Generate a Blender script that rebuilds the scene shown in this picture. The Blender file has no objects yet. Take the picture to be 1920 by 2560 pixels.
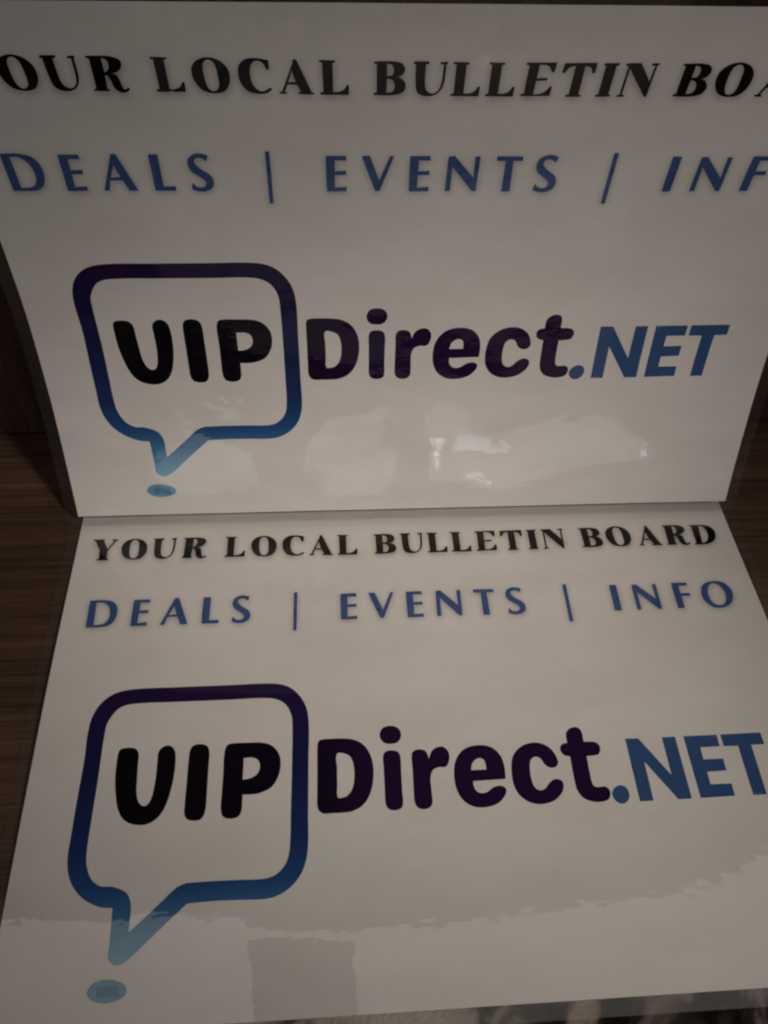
import bpy, math, random
import numpy as np
from mathutils import Vector, Matrix
from mathutils.geometry import delaunay_2d_cdt
random.seed(4)
rng = np.random.default_rng(4)
scene = bpy.context.scene
COL = scene.collection
R = math.radians

# ------------------------------------------------------------------ camera
F_PX, PITCH, ROLL, YAW = 2123.9, 0.9102016, 0.0307010, 0.0815298
CAM = Vector((-0.03016394, -0.24912776, 0.31240642))
fw = Vector((math.sin(YAW) * math.cos(PITCH), math.cos(YAW) * math.cos(PITCH), -math.sin(PITCH)))
rt0 = Vector((math.cos(YAW), -math.sin(YAW), 0)); up0 = rt0.cross(fw)
rt = rt0 * math.cos(ROLL) + up0 * math.sin(ROLL)
up = up0 * math.cos(ROLL) - rt0 * math.sin(ROLL)
cd = bpy.data.cameras.new('camera'); cam = bpy.data.objects.new('camera', cd); COL.objects.link(cam)
cd.sensor_fit = 'VERTICAL'; cd.sensor_height = 24.0; cd.lens = 24.0 * F_PX / 2560.0
cd.clip_start = 0.01; cd.clip_end = 100
cam.matrix_world = Matrix(((rt.x, up.x, -fw.x, CAM.x), (rt.y, up.y, -fw.y, CAM.y), (rt.z, up.z, -fw.z, CAM.z), (0, 0, 0, 1)))
scene.camera = cam

# ------------------------------------------------------------------ world, lamps, exposure (an indoor close-up: lamps only)
world = bpy.data.worlds.new('World'); scene.world = world; world.use_nodes = True
wbg = world.node_tree.nodes['Background']
wbg.inputs['Color'].default_value = (1.0, 0.90, 0.86, 1); wbg.inputs['Strength'].default_value = 0.01
vs = scene.view_settings
vs.view_transform = 'Standard'; vs.look = 'None'; vs.exposure = 0; vs.gamma = 1
scene.cycles.filter_width = 2.25

def area(name, x0, x1, y0, y1, z, radiance, color):
    """a glowing ceiling panel facing down"""
    L = bpy.data.lights.new(name, 'AREA'); L.shape = 'RECTANGLE'
    L.size = x1 - x0; L.size_y = y1 - y0; L.color = color
    L.energy = radiance * math.pi * L.size * L.size_y
    o = bpy.data.objects.new(name, L); COL.objects.link(o)
    o.location = ((x0 + x1) / 2, (y0 + y1) / 2, z)
    return o
def lamp(name, loc, target, sx, sy, radiance, color, shape='RECTANGLE'):
    L = bpy.data.lights.new(name, 'AREA'); L.shape = shape
    L.size = sx; L.size_y = sy; L.color = color; L.energy = radiance * math.pi * sx * sy
    o = bpy.data.objects.new(name, L); COL.objects.link(o); o.location = loc
    d = (Vector(target) - Vector(loc)).normalized()
    o.rotation_euler = d.to_track_quat('-Z', 'Y').to_euler()
    return o
WARM = (1.0, 0.91, 0.83)
CEIL = 1.15
CZ = 1.8
# a pale lit ceiling ahead of the viewer, its far edge running askew, with one unlit panel in it
EDGE_X = [-1.1, -0.89, -0.44, -0.22, -0.03, 0.124, 0.293, 0.48, 0.675, 0.78, 0.912, 1.1]
EDGE_Y = [0.150, 0.155, 0.176, 0.165, 0.172, 0.196, 0.242, 0.262, 0.290, 0.320, 0.364, 0.42]
area('ceiling_light', -1.1, 1.1, -0.07, -0.02, CZ, CEIL, WARM)
def ceiling_strips(x0, x1, y0, n):
    for k in range(n):
        a, c = x0 + (x1 - x0) * k / n, x0 + (x1 - x0) * (k + 1) / n
        area('ceiling_light', a, c, y0, float(np.interp((a + c) / 2, EDGE_X, EDGE_Y)), CZ, CEIL, WARM)
ceiling_strips(-1.1, -0.338, -0.02, 3)
ceiling_strips(-0.338, -0.102, 0.145, 1)
ceiling_strips(-0.102, 1.1, -0.02, 22)
WIN = 3.1
for x0, x1, z0, z1, c in ((-0.70, -0.38, 0.24, 0.72, (0.95, 0.97, 1.0)), (-0.15, 0.06, 0.24, 0.70, (1.0, 0.95, 0.91)), (0.20, 1.25, 0.26, 0.68, (1.0, 0.94, 0.89))):
    lamp('window_light', ((x0 + x1) / 2, -2.5, (z0 + z1) / 2), ((x0 + x1) / 2, 0, (z0 + z1) / 2), x1 - x0, z1 - z0, WIN, c)
for x, z, s, L, c in ((0.235, 0.50, 0.045, 45, (1.0, 0.98, 0.95)), (-0.47, 0.52, 0.035, 30, (0.9, 0.95, 1.0)), (0.98, 0.60, 0.07, 16, (0.55, 0.68, 1.0)), (1.02, 0.44, 0.06, 16, (0.65, 0.65, 1.0)), (0.42, 0.55, 0.10, 7, (0.8, 0.82, 1.0))):
    lamp('bulb', (x, -2.45, z), (x, 0, z), s, s, L, c, 'DISK')
def spot(name, loc, target, watts, deg, r, color):
    sp = bpy.data.lights.new(name, 'SPOT'); sp.energy = watts; sp.color = color; sp.shadow_soft_size = r
    sp.spot_size = R(deg); sp.spot_blend = 1.0
    o = bpy.data.objects.new(name, sp); COL.objects.link(o); o.location = loc
    o.rotation_euler = (Vector(target) - Vector(loc)).to_track_quat('-Z', 'Y').to_euler()
spot('added_spot', (1.02, -1.0, 1.45), (0.020, -0.086, 0.058), 82, 12.1, 0.09, (1.0, 0.915, 0.82))  # added key spot; its soft narrow cone imitates a vignette round the middle
spot('added_spot', (0.25, -1.35, 1.25), (0.14, -0.300, -0.03), 11, 9.0, 0.06, (1.0, 0.915, 0.82))  # added spot, only there to brighten the blanket below the desk edge

# ------------------------------------------------------------------ print outlines (mm on the sheet)
GLYPHS = {
    'Y': '6.60,16.53 11.52,16.59 11.67,17.11 11.09,17.32 13.63,22.13 16.12,17.43 15.08,17.29 15.01,16.82 17.55,16.74 17.62,17.21 16.74,17.45 13.69,22.96 13.90,27.42 14.64,27.54 14.71,28.04 9.70,27.97 9.70,27.52 10.68,27.38 10.37,22.46 7.61,17.18 6.75,17.01',
    'O': '83.03,17.35~ 86.24,18.42~ 88.18,20.82~ 88.60,23.41~ 88.07,26.00~ 86.33,28.20~ 83.15,28.83~ 79.91,27.83~ 78.08,25.33~ 77.50,22.85~ 77.77,20.40~ 79.71,18.16~/82.96,17.85~ 84.66,19.19~ 85.22,23.17~ 84.93,27.12~ 83.13,28.34~ 81.50,27.09~ 80.82,22.99~ 81.18,19.05~',
    'U': '144.58,18.36 149.09,18.32 149.04,18.96 148.01,19.21 148.16,25.65~ 148.83,27.98~ 150.80,28.97~ 152.54,27.92~ 153.42,25.37~ 153.70,19.08 152.52,19.10 152.56,18.53 154.71,18.40 154.67,18.97 154.26,19.10 154.06,25.05~ 153.11,27.81~ 151.44,29.27~ 148.92,29.65~ 146.29,28.57~ 145.50,25.61~ 145.21,19.09 144.54,19.00',
    'R': '265.90,18.47 270.01,18.40 273.14,18.59~ 275.54,19.72~ 275.47,21.72~ 273.83,23.36~ 271.62,24.01 273.38,24.48~ 273.96,26.08~ 274.30,28.01~ 274.88,29.26~ 276.21,28.70 276.46,29.05 275.58,29.80~ 273.73,30.00~ 272.08,28.76~ 271.63,26.38~ 270.93,24.55 269.91,24.51 269.61,29.11 270.30,29.19 270.27,29.64 265.60,29.56 265.73,29.11 266.52,28.98 266.84,19.20 265.87,18.93/270.16,18.99 271.57,19.33~ 272.10,21.01~ 271.59,22.81~ 270.08,23.89',
    'L': '116.00,18.05 120.73,18.19 120.72,18.69 119.84,18.82 119.82,28.54 121.76,28.46~ 123.38,27.71~ 124.30,26.12 124.77,26.13 124.67,29.28 116.02,29.15 116.03,28.66 117.02,28.48 116.95,18.70 116.04,18.56',
    'C': '100.74,18.17 100.67,21.04 100.07,21.13 99.00,18.88~ 97.12,18.19~ 95.40,19.45~ 94.80,23.01~ 95.29,26.03~ 96.82,27.98~ 98.54,28.32~ 100.68,27.17 101.07,27.56 99.62,28.64~ 97.05,29.02~ 93.82,28.13~ 91.92,25.51~ 91.42,22.60~ 91.93,19.87~ 93.85,18.00~ 96.89,17.57~',
    'A': '108.04,17.90 109.04,17.94 113.23,28.71 113.92,28.79 113.91,29.17 109.19,29.03 109.19,28.60 110.14,28.58 108.99,25.93 105.93,25.86 104.85,28.53 105.62,28.61 105.62,28.99 103.39,28.95 103.39,28.52 104.25,28.45 108.16,18.80/108.74,25.32 107.54,21.32 106.14,25.32',
    'B': '132.51,18.45 137.57,18.29 140.62,18.91~ 141.79,20.81~ 140.95,22.76~ 139.12,23.53 141.14,24.24~ 142.23,26.32~ 141.44,28.38~ 138.35,29.29~ 132.57,29.26 132.59,28.78 133.54,28.61 133.43,19.05 132.49,18.94/136.30,18.88 137.96,19.37~ 138.65,21.04~ 138.16,22.85~ 136.36,23.20/136.38,23.77 138.19,24.26~ 139.08,26.26~ 138.41,28.25~ 136.29,28.72',
    'E': '178.71,18.57 187.81,18.43 187.59,21.29 186.97,21.62 185.93,19.72~ 184.48,19.09~ 182.62,19.01 182.47,23.72 185.86,23.57 185.89,24.21 182.44,24.36 182.27,29.14 184.41,28.95~ 186.09,28.10~ 187.28,26.39 187.78,26.41 187.53,29.42 178.48,29.54 178.55,28.99 179.57,28.89 179.76,19.26 178.70,19.14',
    'T': '190.33,18.67 200.14,18.48 200.09,21.72 199.49,21.91 198.77,20.02~ 196.65,19.35 196.57,29.09 197.38,29.27 197.38,29.62 192.67,29.70 192.75,29.22 193.78,29.05 193.92,19.39 192.16,19.75~ 190.75,21.70 190.17,21.82',
    'I': '202.40,18.65 206.98,18.54 206.87,19.19 206.16,19.30 206.09,29.06 206.79,29.23 206.73,29.58 202.18,29.67 202.26,29.18 203.13,29.01 203.15,19.25 202.36,19.22',
    'N': '209.24,18.63 213.55,18.51 217.96,24.80 218.23,19.13 217.03,19.16 217.14,18.58 219.26,18.52 219.23,19.03 218.70,19.08 218.28,29.63 217.86,29.75 210.59,20.06 210.39,29.17 211.23,29.20 211.15,29.62 208.89,29.74 208.98,29.25 209.89,29.15 210.07,19.46 209.20,19.21',
    'D': '278.67,18.81 282.87,18.74 287.01,19.37~ 289.21,21.87~ 289.20,25.11~ 287.83,27.77~ 284.78,29.67~ 282.21,30.01 278.31,29.91 278.44,29.47 279.38,29.34 279.57,19.47 278.63,19.26/282.72,19.26 285.01,19.98~ 286.00,22.71~ 285.73,25.82~ 284.25,28.47~ 281.79,29.49',
    'tD': '10.55,49.52 15.74,49.40 19.83,50.26~ 22.02,52.49~ 22.75,55.59~ 22.16,59.69~ 19.81,62.31~ 16.27,62.96 10.89,62.83/13.39,50.72 15.94,50.66~ 18.24,52.05~ 19.56,54.62~ 19.78,58.50~ 18.05,61.26~ 13.82,61.88',
    'tE': '116.83,50.46 123.54,50.43 123.68,52.04 119.71,51.95 119.67,56.08 123.50,55.85 123.51,57.35 119.64,57.34 119.52,62.15 123.56,61.87 123.57,63.48 116.89,63.50',
    'tA': '46.39,49.69 47.89,49.64 52.71,62.93 49.82,62.97 48.28,59.07 44.04,59.11 43.04,62.94 41.35,62.92/46.42,53.54 47.85,57.95 44.49,58.14',
    'tL': '58.52,49.81 61.54,49.82 61.51,61.52 65.56,61.42 65.54,63.06 58.54,62.97',
    'tS': '77.98,50.35 77.13,52.31 76.14,51.36~ 74.48,51.06~ 73.34,51.75~ 73.28,53.17~ 75.03,55.17~ 77.60,57.13~ 78.59,59.23~ 77.98,61.85~ 75.83,63.23~ 73.30,63.34~ 70.94,62.53 71.49,60.08 72.59,61.51~ 74.37,61.91~ 75.81,61.21~ 76.01,59.62~ 74.14,57.76~ 71.95,56.04~ 70.97,53.86~ 71.52,51.22~ 73.69,49.71~ 76.05,49.64~',
    'tbar': '96.95,48.81 98.28,48.86 98.13,68.05 96.85,67.99',
    'tbar2': '213.45,49.63 214.93,49.63 214.53,68.79 213.10,68.79',
    'tV': '128.79,50.49 131.45,50.44 134.70,59.56 138.31,50.57 139.58,50.55 134.83,63.44 133.46,63.45',
    'tN': '157.88,50.76 159.90,50.60 166.88,58.60 166.87,50.74 168.48,50.73 168.10,63.58 166.85,63.60 159.35,54.29 159.19,63.50 157.47,63.66',
    'tT': '174.13,50.72 182.86,50.85 182.93,52.32 179.77,52.35 179.91,63.78 177.14,63.82 177.28,52.40 174.26,52.36',
    'tI': '233.83,50.93 236.78,51.00 236.43,64.10 233.48,64.09',
    'tF': '261.32,50.86 268.17,50.91 268.05,52.40 264.13,52.42 263.99,56.54 267.96,56.40 267.89,57.86 263.96,57.88 263.78,64.00 260.94,64.05',
    'tO': '280.41,50.62~ 284.48,51.67~ 286.64,55.36~ 286.27,59.33~ 283.96,62.85~ 279.86,64.58~ 276.01,63.94~ 273.33,60.28~ 273.34,56.02~ 275.56,52.10~/280.30,51.80~ 282.50,53.33~ 283.52,57.07~ 282.97,60.40~ 281.49,62.62~ 279.23,63.36~ 276.83,62.12~ 275.89,58.58~ 276.50,54.93~ 278.01,52.51~',
    'gV': '31.88,118.58~ 32.30,117.09~ 33.26,116.48~ 35.71,116.25~ 38.26,116.81~ 39.61,118.73~ 39.87,123.23~ 40.20,128.68~ 40.63,133.63~ 41.71,136.91~ 43.28,138.39~ 44.85,138.27~ 46.03,136.32~ 46.72,132.70~ 46.99,127.77~ 46.94,122.29~ 46.96,118.65~ 48.21,116.76~ 50.42,116.08~ 52.40,117.18~ 53.48,119.82~ 53.74,126.00~ 52.83,134.22~ 50.71,140.94~ 47.14,144.50~ 42.50,145.24~ 37.56,143.44~ 34.66,139.36~ 32.87,132.84~ 32.01,127.04~ 31.84,122.84~',
    'gI': '58.75,118.56~ 59.84,116.66~ 62.51,116.13~ 65.08,117.04~ 66.09,119.56~ 66.15,124.49~ 66.22,132.83~ 66.18,140.51~ 65.65,143.06~ 64.49,144.38~ 62.14,144.65~ 59.71,143.95~ 58.66,141.92~ 58.52,138.54~ 58.54,130.40~ 58.54,123.27~',
    'gP': '71.73,120.05~ 72.59,117.13~ 74.85,116.41~ 79.87,116.43~ 86.17,116.73~ 89.56,118.07~ 92.15,121.24~ 92.94,125.14~ 92.14,129.95~ 89.59,133.97~ 85.60,135.82~ 82.38,136.20~ 79.35,136.13 79.29,139.16~ 79.21,141.55~ 78.32,143.81~ 75.59,144.62~ 72.76,143.81~ 71.74,141.38~ 71.66,135.55~ 71.78,128.97~/79.11,122.34 82.63,122.42~ 84.54,123.54~ 85.24,125.83~ 84.51,128.41~ 82.12,130.09~ 79.08,130.57',
    'gD': '106.73,118.41~ 107.40,116.89~ 109.38,116.39~ 113.02,116.36~ 116.32,116.45~ 120.28,117.05~ 123.84,119.05~ 126.33,122.76~ 127.43,127.52~ 127.26,132.79~ 125.84,138.21~ 122.99,142.19~ 119.14,144.13~ 115.68,144.49~ 111.92,144.46~ 108.79,144.46~ 107.24,143.45~ 106.55,141.69~ 106.54,137.26~ 106.62,127.51~/114.06,122.41~ 116.84,122.44~ 119.09,123.93~ 120.13,127.17~ 120.33,131.15~ 119.56,135.66~ 117.57,138.44~ 115.81,139.03~ 114.04,138.84~ 113.93,134.41~ 113.96,127.87~',
    'gdot': '134.80,112.23~ 137.27,112.95~ 138.63,115.24~ 138.21,117.66~ 136.55,119.21~ 134.39,119.45~ 132.10,119.00~ 130.70,117.20~ 130.58,115.03~ 131.92,112.87~',
    'gi': '131.33,124.36~ 132.24,122.53~ 134.57,122.03~ 136.99,122.76~ 137.84,125.01~ 137.79,129.69~ 137.69,137.19~ 137.68,142.29~ 136.84,143.98~ 134.22,144.57~ 132.12,143.74~ 131.32,141.66~ 131.32,136.88~ 131.33,128.71~',
    'gr': '142.18,123.86~ 143.26,122.55~ 145.10,122.13~ 147.20,122.67~ 148.15,124.32~ 148.47,126.03 149.99,122.88~ 152.42,121.52~ 154.71,121.80~ 156.16,123.86~ 156.15,126.57~ 154.65,129.24~ 151.70,129.43~ 149.48,130.59~ 148.48,133.50~ 148.47,137.40~ 148.51,141.25~ 148.22,143.13~ 146.85,144.38~ 144.31,144.57~ 142.56,143.48~ 141.94,141.55~ 141.93,137.40~ 142.06,129.89~',
    'ge': '176.29,135.03 176.52,130.49~ 175.58,126.03~ 172.72,122.68~ 167.89,121.51~ 162.36,122.74~ 158.73,126.69~ 157.40,131.63~ 157.61,137.37~ 159.46,141.79~ 163.12,144.54~ 167.81,145.05~ 172.35,143.82~ 175.17,141.25~ 176.00,139.08~ 175.17,137.83~ 173.20,137.49~ 171.11,138.11~ 168.91,139.54~ 166.67,139.87~ 164.98,138.94~ 164.19,137.08~ 164.13,135.25/163.88,131.12 164.78,128.25~ 167.27,126.60~ 169.21,127.54~ 169.66,131.11',
    'gc': '196.97,129.39~ 195.59,125.07~ 192.72,122.44~ 189.11,121.53~ 184.36,122.60~ 180.53,126.05~ 179.12,130.62~ 178.95,136.80~ 180.35,140.91~ 183.50,143.86~ 187.71,144.94~ 192.66,144.04~ 196.16,141.29~ 197.39,138.52~ 196.82,136.57~ 194.47,136.05~ 192.20,137.45~ 190.46,139.31~ 188.55,139.91~ 186.72,138.80~ 185.89,135.91~ 185.96,131.37~ 186.79,128.26~ 188.62,127.12~ 190.55,127.94~ 191.79,130.32~ 193.62,131.62~ 195.94,131.23~',
    'gt': '202.02,118.43~ 203.86,116.53~ 206.26,116.11~ 207.90,117.48~ 208.12,122.10 212.35,122.47~ 213.87,124.24~ 213.08,126.99~ 211.28,127.63~ 208.14,127.82 208.01,134.53~ 208.27,138.65~ 209.38,139.72~ 212.81,139.77~ 214.08,141.38~ 213.29,144.07~ 210.85,145.14~ 207.27,145.04~ 203.95,143.60~ 202.18,140.78~ 201.79,137.10~ 201.83,127.68 199.43,126.76~ 198.63,124.36~ 199.68,122.69~ 201.72,122.27',
    'nd': '218.51,139.52~ 220.37,140.52~ 220.95,143.04~ 219.88,145.23~ 217.54,146.27~ 215.46,145.20~ 214.66,142.73~ 215.97,140.42~',
    'nN': '224.26,121.68 229.34,121.80 238.33,136.59 238.52,121.75 243.60,121.79 243.51,145.67 238.49,145.72 229.41,130.95 229.27,145.78 224.22,145.75',
    'nE': '246.85,121.74 259.82,121.79 259.67,126.44 252.13,126.47 251.99,131.27 259.50,131.24 259.40,135.88 251.99,136.06 251.89,140.80 259.73,140.88 259.62,145.47 246.80,145.65',
    'nT': '261.25,121.77 277.00,121.71 277.01,126.39 271.86,126.46 271.52,145.57 266.47,145.58 266.71,126.58 261.22,126.51',
    'bub': '34.15,92.17~ 52.10,92.07~ 71.44,92.10~ 89.59,92.21~ 96.12,94.30~ 101.21,100.19~ 103.28,107.51~ 103.31,125.16~ 103.22,143.43~ 103.07,157.15~ 101.10,164.18~ 96.65,169.30~ 90.56,171.99~ 78.89,172.06~ 70.57,172.00~ 62.30,172.35 57.22,176.86~ 50.30,183.25~ 44.03,188.86~ 40.74,190.02~ 37.96,187.96~ 37.78,184.07~ 37.55,178.11~ 37.27,172.51 32.51,171.86~ 25.91,168.31~ 21.41,162.81~ 19.48,156.24~ 19.33,146.77~ 19.39,134.58~ 19.64,121.15~ 19.45,106.27~ 21.74,98.80~ 26.73,93.95~/35.58,98.40~ 52.70,98.36~ 71.83,98.41~ 88.48,98.55~ 93.79,100.89~ 96.61,105.84~ 97.14,111.92~ 97.19,124.87~ 97.01,143.12~ 96.73,156.27~ 95.38,161.17~ 92.05,164.53~ 88.13,165.67~ 78.56,165.61~ 70.13,165.56~ 61.45,165.70 58.22,167.07~ 53.39,171.53~ 48.40,176.15~ 43.60,180.42 43.57,175.90~ 43.33,171.79~ 41.35,167.89~ 36.33,165.69~ 32.09,165.21~ 28.66,162.75~ 26.35,157.95~ 25.71,152.70~ 25.71,141.35~ 25.83,128.26~ 25.81,108.56~ 26.67,104.60~ 30.09,99.87~',
    'oval': '38.91,193.95~ 43.26,195.12~ 45.21,197.22~ 44.08,199.33~ 40.35,200.55~ 36.18,200.33~ 32.90,198.51~ 32.73,196.43~ 34.80,194.53~',
    'core': '39.28,195.84~ 42.64,196.34~ 42.45,197.63~ 43.11,198.68~ 39.69,198.78~ 35.69,198.75~ 35.75,197.42~ 35.17,196.32~',
}
HEADLINE = [('Y', 0.0, 0.0), ('O', -57.59, -0.61), ('U', -110.94, -1.4), ('R', -218.85, -1.38), ('L', -50.15, -0.81), ('O', 0.0, 0.0), ('C', 0.0, 0.0), ('A', 0.0, 0.0), ('L', 0.0, 0.0), ('B', 0.0, 0.0), ('U', 0.0, 0.0), ('L', 40.54, 0.4), ('L', 51.35, 0.43), ('E', 0.0, 0.0), ('T', 0.0, 0.0), ('I', 0.0, 0.0), ('N', 0.0, 0.0), ('B', 94.23, 0.21), ('O', 161.23, 0.81), ('A', 149.55, 0.53), ('R', 0.0, 0.0), ('D', 0.0, 0.0)]
TAGLINE = [('tD', 0.0, 0.0), ('tE', -87.74, -0.57), ('tA', 0.0, 0.0), ('tL', 0.0, 0.0), ('tS', 0.0, 0.0), ('tbar', 0.0, 0.0), ('tE', 0.0, 0.0), ('tV', 0.0, 0.0), ('tE', 28.16, 0.16), ('tN', 0.0, 0.0), ('tT', 0.0, 0.0), ('tS', 116.95, 0.75), ('tbar2', 0.0, 0.0), ('tI', 0.0, 0.0), ('tN', 85.77, 0.45), ('tF', 0.0, 0.0), ('tO', 0.0, 0.0)]

# ------------------------------------------------------------------ helpers
def link(o): COL.objects.link(o); return o
def empty(name, loc, label=None, cat=None, group=None, rz=0):
    o = link(bpy.data.objects.new(name, None)); o.location = loc; o.rotation_euler = (0, 0, rz)
    o.empty_display_size = 0.02
    if label: o['label'] = label
    if cat: o['category'] = cat
    if group: o['group'] = group
    return o
def mesh_obj(name, verts, faces, mat, parent=None, smooth=True, uv=None, loc=(0, 0, 0)):
    me = bpy.data.meshes.new(name)
    V = np.asarray(verts, dtype=np.float64)
    me.from_pydata([tuple(v) for v in V], [], [tuple(int(i) for i in f) for f in faces])
    if uv is not None:
        lay = me.uv_layers.new(name='print')
        li = np.empty(len(me.loops), dtype=np.int32); me.loops.foreach_get('vertex_index', li)
        lay.data.foreach_set('uv', np.asarray(uv, dtype=np.float32)[li].ravel())
    me.polygons.foreach_set('use_smooth', [smooth] * len(me.polygons))
    me.materials.append(mat); me.update()
    o = link(bpy.data.objects.new(name, me)); o.location = loc
    if parent: o.parent = parent
    return o
def box(x0, x1, y0, y1, z0, z1, bev=0.0015):
    import bmesh
    bm = bmesh.new(); bmesh.ops.create_cube(bm, size=1)
    for v in bm.verts: v.co = Vector(((x0 + x1) / 2 + v.co.x * (x1 - x0), (y0 + y1) / 2 + v.co.y * (y1 - y0), (z0 + z1) / 2 + v.co.z * (z1 - z0)))
    if bev: bmesh.ops.bevel(bm, geom=bm.edges[:], offset=bev, segments=2, affect='EDGES')
    V = [v.co[:] for v in bm.verts]; bm.verts.index_update(); Fc = [[v.index for v in f.verts] for f in bm.faces]; bm.free()
    return V, Fc

class NT:
    """small helper for node trees"""
    def __init__(s, mat): s.t = mat.node_tree; s.n = s.t.nodes; s.l = s.t.links
    def add(s, kind, **kw):
        n = s.n.new(kind)
        for k, v in kw.items():
            if k.startswith('in_'): n.inputs[k[3:].replace('_', ' ')].default_value = v
            else: setattr(n, k, v)
        return n
    def link(s, a, b): s.l.new(a, b)
    def math(s, op, a, b=None, clamp=False):
        n = s.n.new('ShaderNodeMath'); n.operation = op; n.use_clamp = clamp
        for i, x in enumerate((a, b)):
            if x is None: continue
            if isinstance(x, (int, float)): n.inputs[i].default_value = x
            else: s.l.new(x, n.inputs[i])
        return n.outputs[0]
    def ramp(s, fac, stops, mode='LINEAR'):
        n = s.n.new('ShaderNodeValToRGB'); n.color_ramp.interpolation = mode
        el = n.color_ramp.elements
        while len(el) < len(stops): el.new(0.5)
        for e, (p, c) in zip(el, stops): e.position = p; e.color = (*c, 1) if len(c) == 3 else c
        s.l.new(fac, n.inputs[0]); return n.outputs[0]
    def noise(s, vec, scale, detail=3, rough=0.5, dist=0):
        n = s.n.new('ShaderNodeTexNoise'); n.inputs['Scale'].default_value = scale; n.inputs['Detail'].default_value = detail
        n.inputs['Roughness'].default_value = rough; n.inputs['Distortion'].default_value = dist
        s.l.new(vec, n.inputs['Vector']); return n.outputs['Fac']
    def mapping(s, vec, scale=(1, 1, 1), loc=(0, 0, 0), rot=(0, 0, 0)):
        n = s.n.new('ShaderNodeMapping'); n.inputs['Scale'].default_value = scale; n.inputs['Location'].default_value = loc; n.inputs['Rotation'].default_value = rot
        s.l.new(vec, n.inputs['Vector']); return n.outputs[0]
def material(name):
    m = bpy.data.materials.new(name); m.use_nodes = True
    return m, NT(m), m.node_tree.nodes['Principled BSDF']

# ------------------------------------------------------------------ materials
def printed_base(name, color, ripple, seed, rough_top):
    """paper or ink under the clear glossy film; color is an RGB or a function(nt, uv) -> socket.
    UV 'print' holds the place on the sheet in decimetres, so film ripples run on from paper to ink."""
    m, t, b = material(name)
    uv = t.add('ShaderNodeUVMap', uv_map='print').outputs[0]
    if callable(color): t.link(color(t, uv), b.inputs['Base Color'])
    else: b.inputs['Base Color'].default_value = (*color, 1)
    b.inputs['Roughness'].default_value = 0.75; b.inputs['Specular IOR Level'].default_value = 0.0
    b.inputs['Coat Weight'].default_value = 1.0; b.inputs['Coat Roughness'].default_value = 0.005; b.inputs['Coat IOR'].default_value = 1.46
    if rough_top:      # rougher film along the top of the sheet, to blur the lettering mirrored there
        s = t.add('ShaderNodeSeparateXYZ'); t.link(uv, s.inputs[0])
        wob = t.math('ADD', s.outputs['Y'], t.math('MULTIPLY', t.noise(uv, 3.0, 3, .5), 0.5))
        t.link(t.ramp(wob, [(0.55, (0.075,) * 3), (1.0, (0.006,) * 3)]), b.inputs['Coat Roughness'])
    p = t.mapping(uv, loc=(seed, seed * .7, 0))
    patch = t.ramp(t.noise(p, 3.2, 3, .55), [(0.44, (0.12,) * 3), (0.66, (1,) * 3)])
    fine = t.noise(p, 21, 4, .55)
    mid = t.noise(t.mapping(p, scale=(1, 1.6, 1)), 9, 2, .5)
    h = t.math('ADD', t.math('MULTIPLY', t.math('MULTIPLY', fine, patch), 0.55), t.math('MULTIPLY', mid, 1.0))
    bp = t.add('ShaderNodeBump'); bp.inputs['Strength'].default_value = 1.0; bp.inputs['Distance'].default_value = ripple
    t.link(h, bp.inputs['Height']); t.link(bp.outputs[0], b.inputs['Coat Normal'])
    return m
def paper_color(t, uv):
    at = t.add('ShaderNodeAttribute', attribute_name='print_colour').outputs['Color']
    n = t.ramp(t.noise(t.mapping(uv, scale=(1, 2.2, 1)), 2.2, 5, .62), [(0.3, (0.915, 0.90, 0.885)), (0.7, (1, 1, 1))])
    g = t.ramp(t.noise(uv, 330, 1, .5), [(0.25, (0.93, 0.93, 0.93)), (0.75, (1, 1, 1))])
    sp = t.ramp(t.noise(uv, 38, 1, .4), [(0.868, (1, 1, 1)), (0.885, (0.45, 0.4, 0.36))])
    cur = at
    for x in (n, g, sp):
        mx = t.add('ShaderNodeMix', data_type='RGBA', blend_type='MULTIPLY'); mx.inputs[0].default_value = 1
        t.link(cur, mx.inputs[6]); t.link(x, mx.inputs[7]); cur = mx.outputs[2]
    return cur
def grad(stops, axis='Y', lo=0., hi=1.):
    def f(t, uv):
        s = t.add('ShaderNodeSeparateXYZ'); t.link(uv, s.inputs[0])
        mr = t.add('ShaderNodeMapRange'); mr.inputs[1].default_value = lo; mr.inputs[2].default_value = hi
        t.link(s.outputs[axis], mr.inputs[0])
        return t.ramp(mr.outputs[0], stops)
    return f
PURPLE = (0.017, 0.007, 0.036)
BUBBLE = grad([(0.0, (0.020, 0.009, 0.048)), (0.35, (0.012, 0.014, 0.068)), (0.62, (0.014, 0.034, 0.130)), (0.76, (0.022, 0.075, 0.22)),
               (0.85, (0.055, 0.165, 0.33)), (0.97, (0.135, 0.34, 0.50)), (1.0, (0.17, 0.38, 0.52))], 'Y', 0.92, 1.90)
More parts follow.
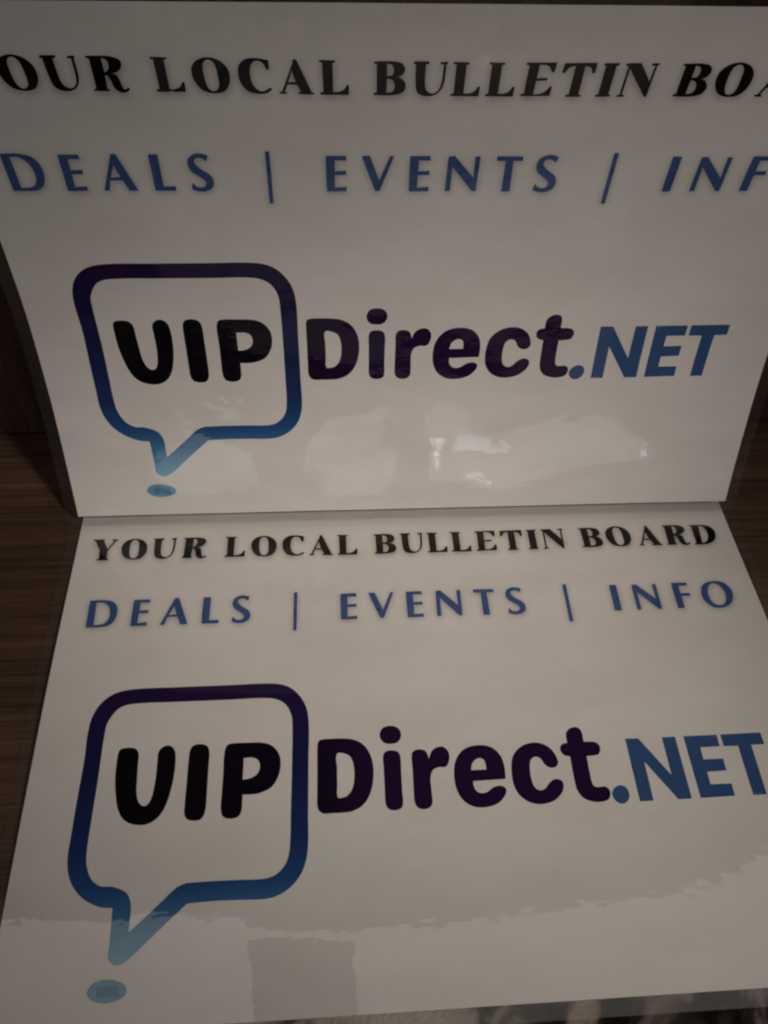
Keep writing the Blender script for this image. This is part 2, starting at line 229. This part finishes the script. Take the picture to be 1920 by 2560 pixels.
def ink_set(rp, seed, rough_top=False):
    printed = lambda *a: printed_base(*a, rough_top)
    return {
        'paper': printed('laminated_paper', paper_color, rp, seed),
        'black': printed('black_ink', (0.0045, 0.0035, 0.0035), rp, seed),
        'vip': printed('black_to_purple_ink', grad([(0, (0.004, 0.003, 0.003)), (1, (0.007, 0.0035, 0.012))], 'X', 0.3, 0.93), rp, seed),
        'purple': printed('dark_purple_ink', grad([(0, (0.010, 0.004, 0.016)), (0.4, PURPLE), (1, PURPLE)], 'X', 1.05, 1.6), rp, seed),
        'blue': printed('tagline_blue_ink', (0.050, 0.094, 0.235), rp, seed),
        'net': printed('steel_blue_ink', grad([(0, (0.042, 0.098, 0.210)), (0.25, (0.041, 0.090, 0.222)), (1, (0.041, 0.090, 0.222))], 'X', 2.12, 2.75), rp, seed),
        'bubble': printed('purple_to_sky_blue_ink', BUBBLE, rp, seed),
        'drop': printed('sky_blue_ink', (0.115, 0.31, 0.46), rp, seed),
        'core': printed('deep_sky_blue_ink', (0.065, 0.20, 0.35), rp, seed),
    }
def film_material():
    m, t, b = material('clear_film')
    out = t.n['Material Output']
    tr = t.add('ShaderNodeBsdfTransparent'); tr.inputs[0].default_value = (0.97, 0.97, 0.97, 1)
    gl = t.add('ShaderNodeBsdfGlossy'); gl.inputs['Roughness'].default_value = 0.10
    df = t.add('ShaderNodeBsdfDiffuse'); df.inputs[0].default_value = (0.6, 0.58, 0.55, 1)
    uv = t.add('ShaderNodeUVMap', uv_map='print').outputs[0]
    bp = t.add('ShaderNodeBump'); bp.inputs['Strength'].default_value = 1; bp.inputs['Distance'].default_value = 0.00002
    t.link(t.noise(t.mapping(uv, scale=(0.6, 1.6, 1)), 14, 3, .55), bp.inputs['Height']); t.link(bp.outputs[0], gl.inputs['Normal'])
    lw = t.add('ShaderNodeLayerWeight'); lw.inputs['Blend'].default_value = 0.5
    fr = t.math('ADD', t.math('MULTIPLY', t.math('POWER', lw.outputs['Facing'], 5.0), 0.5), 0.02)
    m1 = t.add('ShaderNodeMixShader'); m1.inputs[0].default_value = 0.014
    t.link(tr.outputs[0], m1.inputs[1]); t.link(df.outputs[0], m1.inputs[2])
    m2 = t.add('ShaderNodeMixShader'); t.link(fr, m2.inputs[0])
    t.link(m1.outputs[0], m2.inputs[1]); t.link(gl.outputs[0], m2.inputs[2]); t.link(m2.outputs[0], out.inputs['Surface'])
    return m
FILM = film_material()
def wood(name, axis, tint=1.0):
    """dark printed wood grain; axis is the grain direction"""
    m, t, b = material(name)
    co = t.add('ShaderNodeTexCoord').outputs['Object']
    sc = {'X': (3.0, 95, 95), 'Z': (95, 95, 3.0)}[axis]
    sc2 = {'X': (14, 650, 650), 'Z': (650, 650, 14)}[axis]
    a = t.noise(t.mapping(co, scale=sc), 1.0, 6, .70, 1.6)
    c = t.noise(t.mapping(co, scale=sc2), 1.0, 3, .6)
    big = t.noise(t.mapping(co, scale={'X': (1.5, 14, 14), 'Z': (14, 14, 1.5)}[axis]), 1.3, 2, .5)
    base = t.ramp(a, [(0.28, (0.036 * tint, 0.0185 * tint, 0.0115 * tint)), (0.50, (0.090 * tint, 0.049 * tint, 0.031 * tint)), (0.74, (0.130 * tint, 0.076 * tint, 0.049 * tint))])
    for x, k in ((c, [(0.34, (0.62, 0.58, 0.56)), (0.60, (1.08, 1.08, 1.08))]), (big, [(0.32, (0.58, 0.55, 0.53)), (0.68, (1.2, 1.2, 1.2))])):
        mx = t.add('ShaderNodeMix', data_type='RGBA', blend_type='MULTIPLY'); mx.inputs[0].default_value = 1
        t.link(base, mx.inputs[6]); t.link(t.ramp(x, k), mx.inputs[7]); base = mx.outputs[2]
    t.link(base, b.inputs['Base Color'])
    b.inputs['Roughness'].default_value = 0.55; b.inputs['Specular IOR Level'].default_value = 0.25
    bp = t.add('ShaderNodeBump'); bp.inputs['Strength'].default_value = 0.5; bp.inputs['Distance'].default_value = 0.0004
    t.link(t.math('ADD', c, t.math('MULTIPLY', a, .6)), bp.inputs['Height']); t.link(bp.outputs[0], b.inputs['Normal'])
    return m
def cloth_material():
    m, t, b = material('mottled_cloth')
    co = t.add('ShaderNodeTexCoord').outputs['Object']
    n = t.noise(t.mapping(co, loc=(0.37, .1, 0)), 26, 3, .55, .8)
    base = t.ramp(n, [(0.43, (0.026, 0.021, 0.018)), (0.49, (0.10, 0.082, 0.070)), (0.57, (0.60, 0.53, 0.45)), (0.8, (0.70, 0.63, 0.54))])
    v = t.ramp(t.noise(co, 9, 2, .5), [(0.40, (0.62, 0.57, 0.62)), (0.55, (1, 1, 1))])
    mx = t.add('ShaderNodeMix', data_type='RGBA', blend_type='MULTIPLY'); mx.inputs[0].default_value = 1
    t.link(base, mx.inputs[6]); t.link(v, mx.inputs[7]); t.link(mx.outputs[2], b.inputs['Base Color'])
    b.inputs['Roughness'].default_value = 0.95; b.inputs['Specular IOR Level'].default_value = 0.1
    bp = t.add('ShaderNodeBump'); bp.inputs['Strength'].default_value = 0.6; bp.inputs['Distance'].default_value = 0.001
    t.link(t.noise(co, 600, 2, .5), bp.inputs['Height']); t.link(bp.outputs[0], b.inputs['Normal'])
    return m
def floor_material():
    m, t, b = material('dark_floor')
    co = t.add('ShaderNodeTexCoord').outputs['Object']
    t.link(t.ramp(t.noise(co, 30, 4, .6), [(0.3, (0.03, 0.025, 0.02)), (0.7, (0.07, 0.055, 0.045))]), b.inputs['Base Color']); b.inputs['Roughness'].default_value = 0.8
    return m

# ------------------------------------------------------------------ the two sheets: a bent-sheet function each, in mm on the sheet -> metres
W, H = 297.0, 210.0
NG = 40
def interp(knots, s):
    n = len(knots); x = np.clip(s, -.1, 1.1) * (n - 1); i = np.clip(np.floor(x).astype(int), 0, n - 2); t = x - i
    k = np.concatenate([[2 * knots[0] - knots[1]], knots, [2 * knots[-1] - knots[-2]]])
    p0, p1, p2, p3 = k[i], k[i + 1], k[i + 2], k[i + 3]
    return .5 * (2 * p1 + (p2 - p0) * t + (2 * p0 - 5 * p1 + 4 * p2 - p3) * t * t + (3 * p1 - p0 - 3 * p2 + p3) * t ** 3)
PHI = np.array([1.2297933, 1.2720217, 1.3941274, 1.5496248, 1.6380990, 1.8871501]); TW = 0.0544949
PSI = -0.0118458; BASE = np.array([-0.0725, -10.41856, 6.18812])
BOT = np.array([0.0175819, 0.0445846, 0.0275032, -0.0020087, -0.0001029, 0.0077001]); BTW = 0.0618875
def surf_top(u, v):
    s = H - v; g = (np.arange(NG) + .5) / NG
    ss = (s / H)[:, None] * g[None]
    ph = interp(PHI, ss) + TW * ss * ((u - W / 2) / W)[:, None]
    y = np.cos(ph).mean(1) * s; z = np.sin(ph).mean(1) * s; x = u - W / 2
    c, n = math.cos(PSI), math.sin(PSI)
    return np.stack([BASE[0] + x * c - y * n, BASE[1] + x * n + y * c, BASE[2] + z], -1)
def surf_bot(u, v):
    g = (np.arange(NG) + .5) / NG; vv = (v / H)[:, None] * g[None]
    ph = interp(BOT, vv) + BTW * ((u - W / 2) / W)[:, None] * vv
    return np.stack([u - W / 2, -np.cos(ph).mean(1) * v, np.sin(ph).mean(1) * v], -1)
def wave_top(u, v):
    k = np.clip((v - 70) / 90, 0, 1)
    a = u + 9 * np.sin(v / 17 + u / 71) + 4 * np.sin(v / 7.3 + u / 23); c = v + 6 * np.sin(u / 21 + 1) + 3 * np.sin(u / 9.1 - v / 40)
    w = np.sin(a / 19 + c / 31 + 1) * np.sin(c / 15 - a / 60) + .45 * np.sin(a / 11.5 - c / 23 + 2) * np.sin(c / 9.5 + .6) + .8 * np.sin(a / 42 + .4) * np.sin(c / 27 + 1.2)
    f = .10 * np.sin(a / 5.1 + c / 8.3) * np.sin(c / 4.3 - a / 13)
    k = k * (1 - .75 * np.clip((v - 175) / 30, 0, 1))
    return (0.05 + 0.17 * k) * (w + f * k)
def wave_bot(u, v):
    return 0.05 * np.sin(u / 31 + 1.3) * np.sin(v / 26) + 0.03 * np.sin(u / 12 + v / 40) + 0.02 * np.sin(v / 11 - u / 50)
class Sheet:
    def __init__(s, surf, wave): s.surf, s.wave = surf, wave
    def at(s, u, v, off=0.0):
        u = np.asarray(u, float); v = np.asarray(v, float); e = .4
        P = s.surf(u, v)
        du = s.surf(u + e, v) - s.surf(u - e, v); dv = s.surf(u, v + e) - s.surf(u, v - e)
        n = np.cross(dv, du); n /= np.linalg.norm(n, axis=1)[:, None]
        return (P + n * (s.wave(u, v) + off)[:, None] if np.ndim(s.wave(u, v) + off) else P) * 0.001
TOP = Sheet(surf_top, wave_top); BOTTOM = Sheet(surf_bot, wave_bot)
DEL, DU, DV = 0.0048588, -0.366890, 2.035825           # how the print lies on the lower sheet
def to_bottom(u, v):
    x = u - W / 2; y = v - H / 2
    return x * math.cos(DEL) - y * math.sin(DEL) + W / 2 + DU, x * math.sin(DEL) + y * math.cos(DEL) + H / 2 + DV
def from_bottom(u, v):
    x = u - W / 2 - DU; y = v - H / 2 - DV
    return x * math.cos(DEL) + y * math.sin(DEL) + W / 2, -x * math.sin(DEL) + y * math.cos(DEL) + H / 2
same = lambda u, v: (u, v)

# ------------------------------------------------------------------ the print: outlines in mm ('~' marks a point on a curve)
def loop_pts(txt, step=0.45):
    raw = [(tuple(float(c) for c in q.rstrip('~').split(',')), q.endswith('~')) for q in txt.split()]
    n = len(raw); P = [np.array(q[0]) for q in raw]; S = [q[1] for q in raw]; out = []
    for i in range(n):
        a, b = P[i], P[(i + 1) % n]; sa, sb = S[i], S[(i + 1) % n]
        L = np.linalg.norm(b - a); k = max(1, int(math.ceil(L / step)))
        if not (sa or sb): k = max(1, int(math.ceil(L / 2.5)))
        # centripetal-like tangents; a corner ends the curve
        ta = (b - P[i - 1]) if sa else (b - a); tb = (P[(i + 2) % n] - a) if sb else (b - a)
        ta = ta / (np.linalg.norm(ta) + 1e-9) * L; tb = tb / (np.linalg.norm(tb) + 1e-9) * L
        for j in range(k):
            t = j / k; t2, t3 = t * t, t * t * t
            if sa or sb: out.append((2 * t3 - 3 * t2 + 1) * a + (t3 - 2 * t2 + t) * ta + (3 * t2 - 2 * t3) * b + (t3 - t2) * tb)
            else: out.append(a + (b - a) * t)
    return np.array(out)
def loops(key): return [loop_pts(s) for s in GLYPHS[key].split('/')]
def inside(lps, x, y):
    r = np.zeros(len(x), bool)
    for L in lps:
        x0, y0 = L[:, 0], L[:, 1]; x1, y1 = np.roll(x0, -1), np.roll(y0, -1)
        for a, b, c, d in zip(x0, y0, x1, y1):
            if b == d: continue
            m = ((b > y) != (d > y)) & (x < (c - a) * (y - b) / (d - b) + a)
            r ^= m
    return r
def triangulate(lps):
    pts, edges = [], []
    for L in lps:
        k = len(pts); n = len(L); pts += [Vector(q) for q in L]; edges += [(k + i, k + (i + 1) % n) for i in range(n)]
    A = np.concatenate(lps); lo, hi = A.min(0), A.max(0)
    gx, gy = np.meshgrid(np.arange(lo[0] + 1, hi[0], 2.2), np.arange(lo[1] + 1, hi[1], 2.2)); gx, gy = gx.ravel(), gy.ravel()
    if len(gx):
        d = np.min(np.hypot(gx[:, None] - A[None, :, 0], gy[:, None] - A[None, :, 1]), axis=1)
        ok = inside(lps, gx, gy) & (d > 0.6); pts += [Vector((a, b)) for a, b in zip(gx[ok], gy[ok])]
    V, E, Fc, *_ = delaunay_2d_cdt(pts, edges, [], 0, 1e-5)
    V = np.array([tuple(q) for q in V]); Fc = np.array([tuple(f) for f in Fc if len(f) == 3])
    c = V[Fc].mean(1); Fc = Fc[inside(lps, c[:, 0], c[:, 1])]
    return V, Fc
def fatten(lps, d):
    """spread of the ink: outer outlines grow, counters shrink"""
    out = []
    for k, L in enumerate(lps):
        t = np.roll(L, -1, 0) - np.roll(L, 1, 0); t /= np.linalg.norm(t, axis=1)[:, None] + 1e-9
        x, y = L[:, 0], L[:, 1]; ccw = np.sum(x * np.roll(y, -1) - np.roll(x, -1) * y) > 0
        n = np.stack([t[:, 1], -t[:, 0]], 1) * (1 if ccw else -1)
        out.append(L + n * (d if k == 0 else -d))
    return out
def shifted(lps, dx, dy): return [L + np.array([dx, dy]) for L in lps]
PRINT = []        # (part name, ink, loops, height above the paper in mm)
for k, dx, dy in HEADLINE: PRINT.append(('letter', 'black', shifted(fatten(loops(k), 0.13), dx, dy), .05))
for k, dx, dy in TAGLINE: PRINT.append(('divider_bar' if 'bar' in k else 'letter', 'blue', shifted(fatten(loops(k), 0.06), dx, dy), .05))
for k in ('gV', 'gI', 'gP'): PRINT.append(('letter', 'vip', loops(k), .05))
PRINT.append(('letter', 'purple', loops('gD'), .05))
PRINT.append(('letter', 'purple', loops('gi') + loops('gdot'), .05))
for k in ('gr', 'ge', 'gc', 'gt'): PRINT.append(('letter', 'purple', loops(k), .05))
PRINT.append(('full_stop', 'net', loops('nd'), .05))
for k in ('nN', 'nE', 'nT'): PRINT.append(('letter', 'net', loops(k), .05))
PRINT.append(('speech_bubble', 'bubble', loops('bub'), .05))
PRINT.append(('oval_drop', 'drop', loops('oval'), .05))
PRINT.append(('drop_centre', 'core', loops('core'), .10))
TRI = [triangulate(q[2]) for q in PRINT]

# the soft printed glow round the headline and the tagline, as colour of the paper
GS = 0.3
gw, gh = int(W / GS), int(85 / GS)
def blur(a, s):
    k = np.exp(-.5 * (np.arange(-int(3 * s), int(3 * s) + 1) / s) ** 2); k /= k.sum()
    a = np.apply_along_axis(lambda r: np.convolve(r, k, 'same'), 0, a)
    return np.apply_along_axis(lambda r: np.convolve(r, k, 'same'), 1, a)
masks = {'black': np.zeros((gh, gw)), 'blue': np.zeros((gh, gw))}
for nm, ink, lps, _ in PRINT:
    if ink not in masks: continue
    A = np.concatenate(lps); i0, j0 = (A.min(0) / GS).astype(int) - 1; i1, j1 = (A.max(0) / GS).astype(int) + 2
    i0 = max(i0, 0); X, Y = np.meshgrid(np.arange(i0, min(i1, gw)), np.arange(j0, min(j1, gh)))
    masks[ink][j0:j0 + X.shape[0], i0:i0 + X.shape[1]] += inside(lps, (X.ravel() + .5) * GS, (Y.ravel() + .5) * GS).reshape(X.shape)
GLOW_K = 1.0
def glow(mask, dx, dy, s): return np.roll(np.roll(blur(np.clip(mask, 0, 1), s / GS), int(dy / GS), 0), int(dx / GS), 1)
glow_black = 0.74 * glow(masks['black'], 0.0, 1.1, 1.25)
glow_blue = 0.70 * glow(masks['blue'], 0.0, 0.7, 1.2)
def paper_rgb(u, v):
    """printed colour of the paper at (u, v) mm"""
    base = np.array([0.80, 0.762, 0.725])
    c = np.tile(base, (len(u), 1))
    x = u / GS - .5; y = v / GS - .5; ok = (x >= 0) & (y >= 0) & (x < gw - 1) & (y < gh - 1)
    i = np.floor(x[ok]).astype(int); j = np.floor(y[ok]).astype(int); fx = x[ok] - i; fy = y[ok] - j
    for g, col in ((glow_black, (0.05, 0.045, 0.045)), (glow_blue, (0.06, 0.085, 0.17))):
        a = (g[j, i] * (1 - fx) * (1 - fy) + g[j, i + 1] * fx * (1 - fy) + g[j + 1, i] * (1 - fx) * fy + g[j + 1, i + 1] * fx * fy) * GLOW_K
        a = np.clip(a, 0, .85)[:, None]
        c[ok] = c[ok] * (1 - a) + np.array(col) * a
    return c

# ------------------------------------------------------------------ build one sign
def grid_faces(nu, nv, flip=False):
    i, j = np.meshgrid(np.arange(nu - 1), np.arange(nv - 1)); a = (j * nu + i).ravel()
    f = np.stack([a, a + nu, a + nu + 1, a + 1], 1)
    return f[:, ::-1] if flip else f
BORDER = 5.2
def film_ring(base, n_side=64):
    """outline pairs (paper edge, film edge with rounded corners)"""
    B = BORDER; r = 4.5; inn, out = [], []
    def side(a, b, n):
        for k in range(n): yield a + (b - a) * k / n
    for u in side(0, W, n_side): inn.append((u, 0)); out.append((u, -B))
    corner = lambda cx, cy, a0: [(cx + r * math.cos(a0 + t), cy + r * math.sin(a0 + t)) for t in np.linspace(0, math.pi / 2, 7)]
    def add_corner(pu, pv, su, sv, a0):
        for q in corner(pu + su * (B - r), pv + sv * (B - r), a0): inn.append((pu, pv)); out.append(q)
    inn, out = [], []
    def straight(p, q, n):
        d = np.array([q[1] - p[1], -(q[0] - p[0])], float); d /= np.linalg.norm(d)
        for k in range(n + 1):
            a = np.array(p, float) + (np.array(q, float) - np.array(p, float)) * k / n
            inn.append(tuple(a)); out.append(tuple(a + d * B))
    straight((0, 0), (W, 0), 60); add_corner(W, 0, 1, -1, -math.pi / 2)
    straight((W, 0), (W, H), 60); add_corner(W, H, 1, 1, 0)
    straight((W, H), (0, H), 60); add_corner(0, H, -1, 1, math.pi / 2)
    straight((0, H), (0, 0), 60); add_corner(0, 0, -1, -1, math.pi)
    return np.array(inn), np.array(out)
def build_sign(sheet, to_paper, to_print, inks, loc, label):
    root = empty('laminated_sign', loc, label, 'sign', 'pair of laminated printed signs')
    L0 = np.array(loc)
    us = np.linspace(0, W, 480)
    vs_ = np.concatenate([np.linspace(0, 14, 9)[:-1], np.linspace(14, 76, 125)[:-1], np.linspace(76, H, 84)])
    U, V = [a.ravel() for a in np.meshgrid(us, vs_)]
    nu, nv = len(us), len(vs_)
    front = sheet.at(U, V) - L0
    us2, vs2 = np.linspace(0, W, 60), np.linspace(0, H, 60)
    U2, V2 = [a.ravel() for a in np.meshgrid(us2, vs2)]
    back = sheet.at(U2, V2, -0.30) - L0
    pu, pv = to_print(U, V)
    uv = np.concatenate([np.stack([pu, pv], 1), np.stack(to_print(U2, V2), 1)]) / 100.0
    k = len(front)
    faces = [*grid_faces(nu, nv), *(grid_faces(60, 60, True) + k)]
    # close the cut edge of the paper
    e = np.linspace(0, 1, 60)
    rim = [(e * W, 0 * e), (0 * e + W, e * H), (W - e * W, 0 * e + H), (0 * e, H - e * H)]
    verts = [front, back]; n0 = k + len(back); uvs = [uv]
    for ru, rv in rim:
        a = sheet.at(ru, rv) - L0; b = sheet.at(ru, rv, -0.30) - L0
        verts += [a, b]; uvs += [np.stack(to_print(ru, rv), 1) / 100.0] * 2
        faces += [(n0 + i, n0 + i + 1, n0 + 61 + i, n0 + 60 + i) for i in range(59)]
        n0 += 120
    verts = np.concatenate(verts); uvs = np.concatenate(uvs)
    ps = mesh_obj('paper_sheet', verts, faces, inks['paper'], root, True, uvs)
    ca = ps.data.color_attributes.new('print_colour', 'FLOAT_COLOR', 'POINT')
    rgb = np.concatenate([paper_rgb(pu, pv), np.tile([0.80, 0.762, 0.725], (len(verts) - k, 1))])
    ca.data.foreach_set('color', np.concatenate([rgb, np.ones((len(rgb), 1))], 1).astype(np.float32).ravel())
    # clear film border, front and back skin
    inn, out = film_ring(None); n = len(inn)
    fr = [sheet.at(inn[:, 0], inn[:, 1], 0.02), sheet.at(out[:, 0], out[:, 1], -0.10), sheet.at(out[:, 0], out[:, 1], -0.20), sheet.at(inn[:, 0], inn[:, 1], -0.32)]
    fv = np.concatenate(fr) - L0; ff = []
    for q in range(3):
        for i in range(n):
            j = (i + 1) % n; ff.append((q * n + i, q * n + j, (q + 1) * n + j, (q + 1) * n + i))
    mesh_obj('film_border', fv, ff, FILM, root, False, np.concatenate([inn, out, out, inn]) / 100.0)
    # every printed mark is a piece of its own on the paper
    bubble = None
    for (nm, ink, lps, hgt), (tv, tf) in zip(PRINT, TRI):
        su, sv = to_paper(tv[:, 0], tv[:, 1])
        P = sheet.at(su, sv, hgt) - L0; c = P.mean(0)
        # faces turned to the front of the sheet
        a, b, d = tv[tf[0][0]], tv[tf[0][1]], tv[tf[0][2]]
        flip = (b[0] - a[0]) * (d[1] - a[1]) - (b[1] - a[1]) * (d[0] - a[0]) > 0
        o = mesh_obj(nm, P - c, tf[:, ::-1] if flip else tf, inks[ink], ps, True, tv / 100.0, c)
        if nm == 'letter': o['label'] = {'black': 'black serif headline letter', 'blue': 'blue flared tagline letter', 'vip': 'fat rounded black letter inside the speech bubble', 'purple': 'rounded dark purple logo letter', 'net': 'steel blue block letter'}[ink]
        if nm == 'speech_bubble': o['label'] = 'speech bubble outline fading from purple to sky blue'
    return root
build_sign(TOP, same, same, ink_set(0.00006, 1.3, True), (0, -0.0135, 0.0005), 'laminated white paper sign standing upright, the upper of the two')
build_sign(BOTTOM, to_bottom, from_bottom, ink_set(0.000023, 7.1), (0, -0.105, 0.0005), 'laminated white paper sign lying flat, the lower of the two')

# ------------------------------------------------------------------ desk
desk = empty('desk', (0, 0.0463, -0.0012), 'dark brown wood-grain desk with an upright back panel behind the signs', 'desk', None, -0.0149)
V, Fc = box(-0.75, 0.75, -0.234, 0.020, -0.025, 0, 0.002)
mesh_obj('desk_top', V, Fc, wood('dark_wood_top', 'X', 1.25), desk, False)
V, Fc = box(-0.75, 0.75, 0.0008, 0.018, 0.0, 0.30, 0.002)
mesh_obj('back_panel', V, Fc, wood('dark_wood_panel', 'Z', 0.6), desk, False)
# cloth heaped below the front edge
n = 150; xs = np.linspace(-0.55, 0.55, n); ys = np.linspace(-0.62, -0.1885, n)
X, Y = [a.ravel() for a in np.meshgrid(xs, ys)]
Z = np.zeros(len(X))
for q in range(26):
    a = rng.uniform(0, math.pi); f = rng.uniform(14, 75); ph = rng.uniform(0, 6.28)
    s = np.sin((X * math.cos(a) + Y * math.sin(a)) * f + ph + 1.5 * np.sin((X * math.sin(a) - Y * math.cos(a)) * f * .4 + ph * 2))
    Z += (1 - np.abs(s)) * 0.20 / f
Z = -0.035 + (Z - Z.mean()) * 0.30
cloth = mesh_obj('blanket', np.stack([X, Y, Z], 1) - np.array([0, -0.4, -0.2]), grid_faces(n, n, True), cloth_material(), None, True, None, (0, -0.4, -0.2))
cloth['label'] = 'crumpled pale mottled blanket below the front edge of the desk'; cloth['category'] = 'blanket'
fl = mesh_obj('floor', [(-3, -3, 0), (3, -3, 0), (3, 3, 0), (-3, 3, 0)], [(0, 1, 2, 3)], floor_material(), None, False, None, (0, 0, -0.70))
fl['kind'] = 'structure'
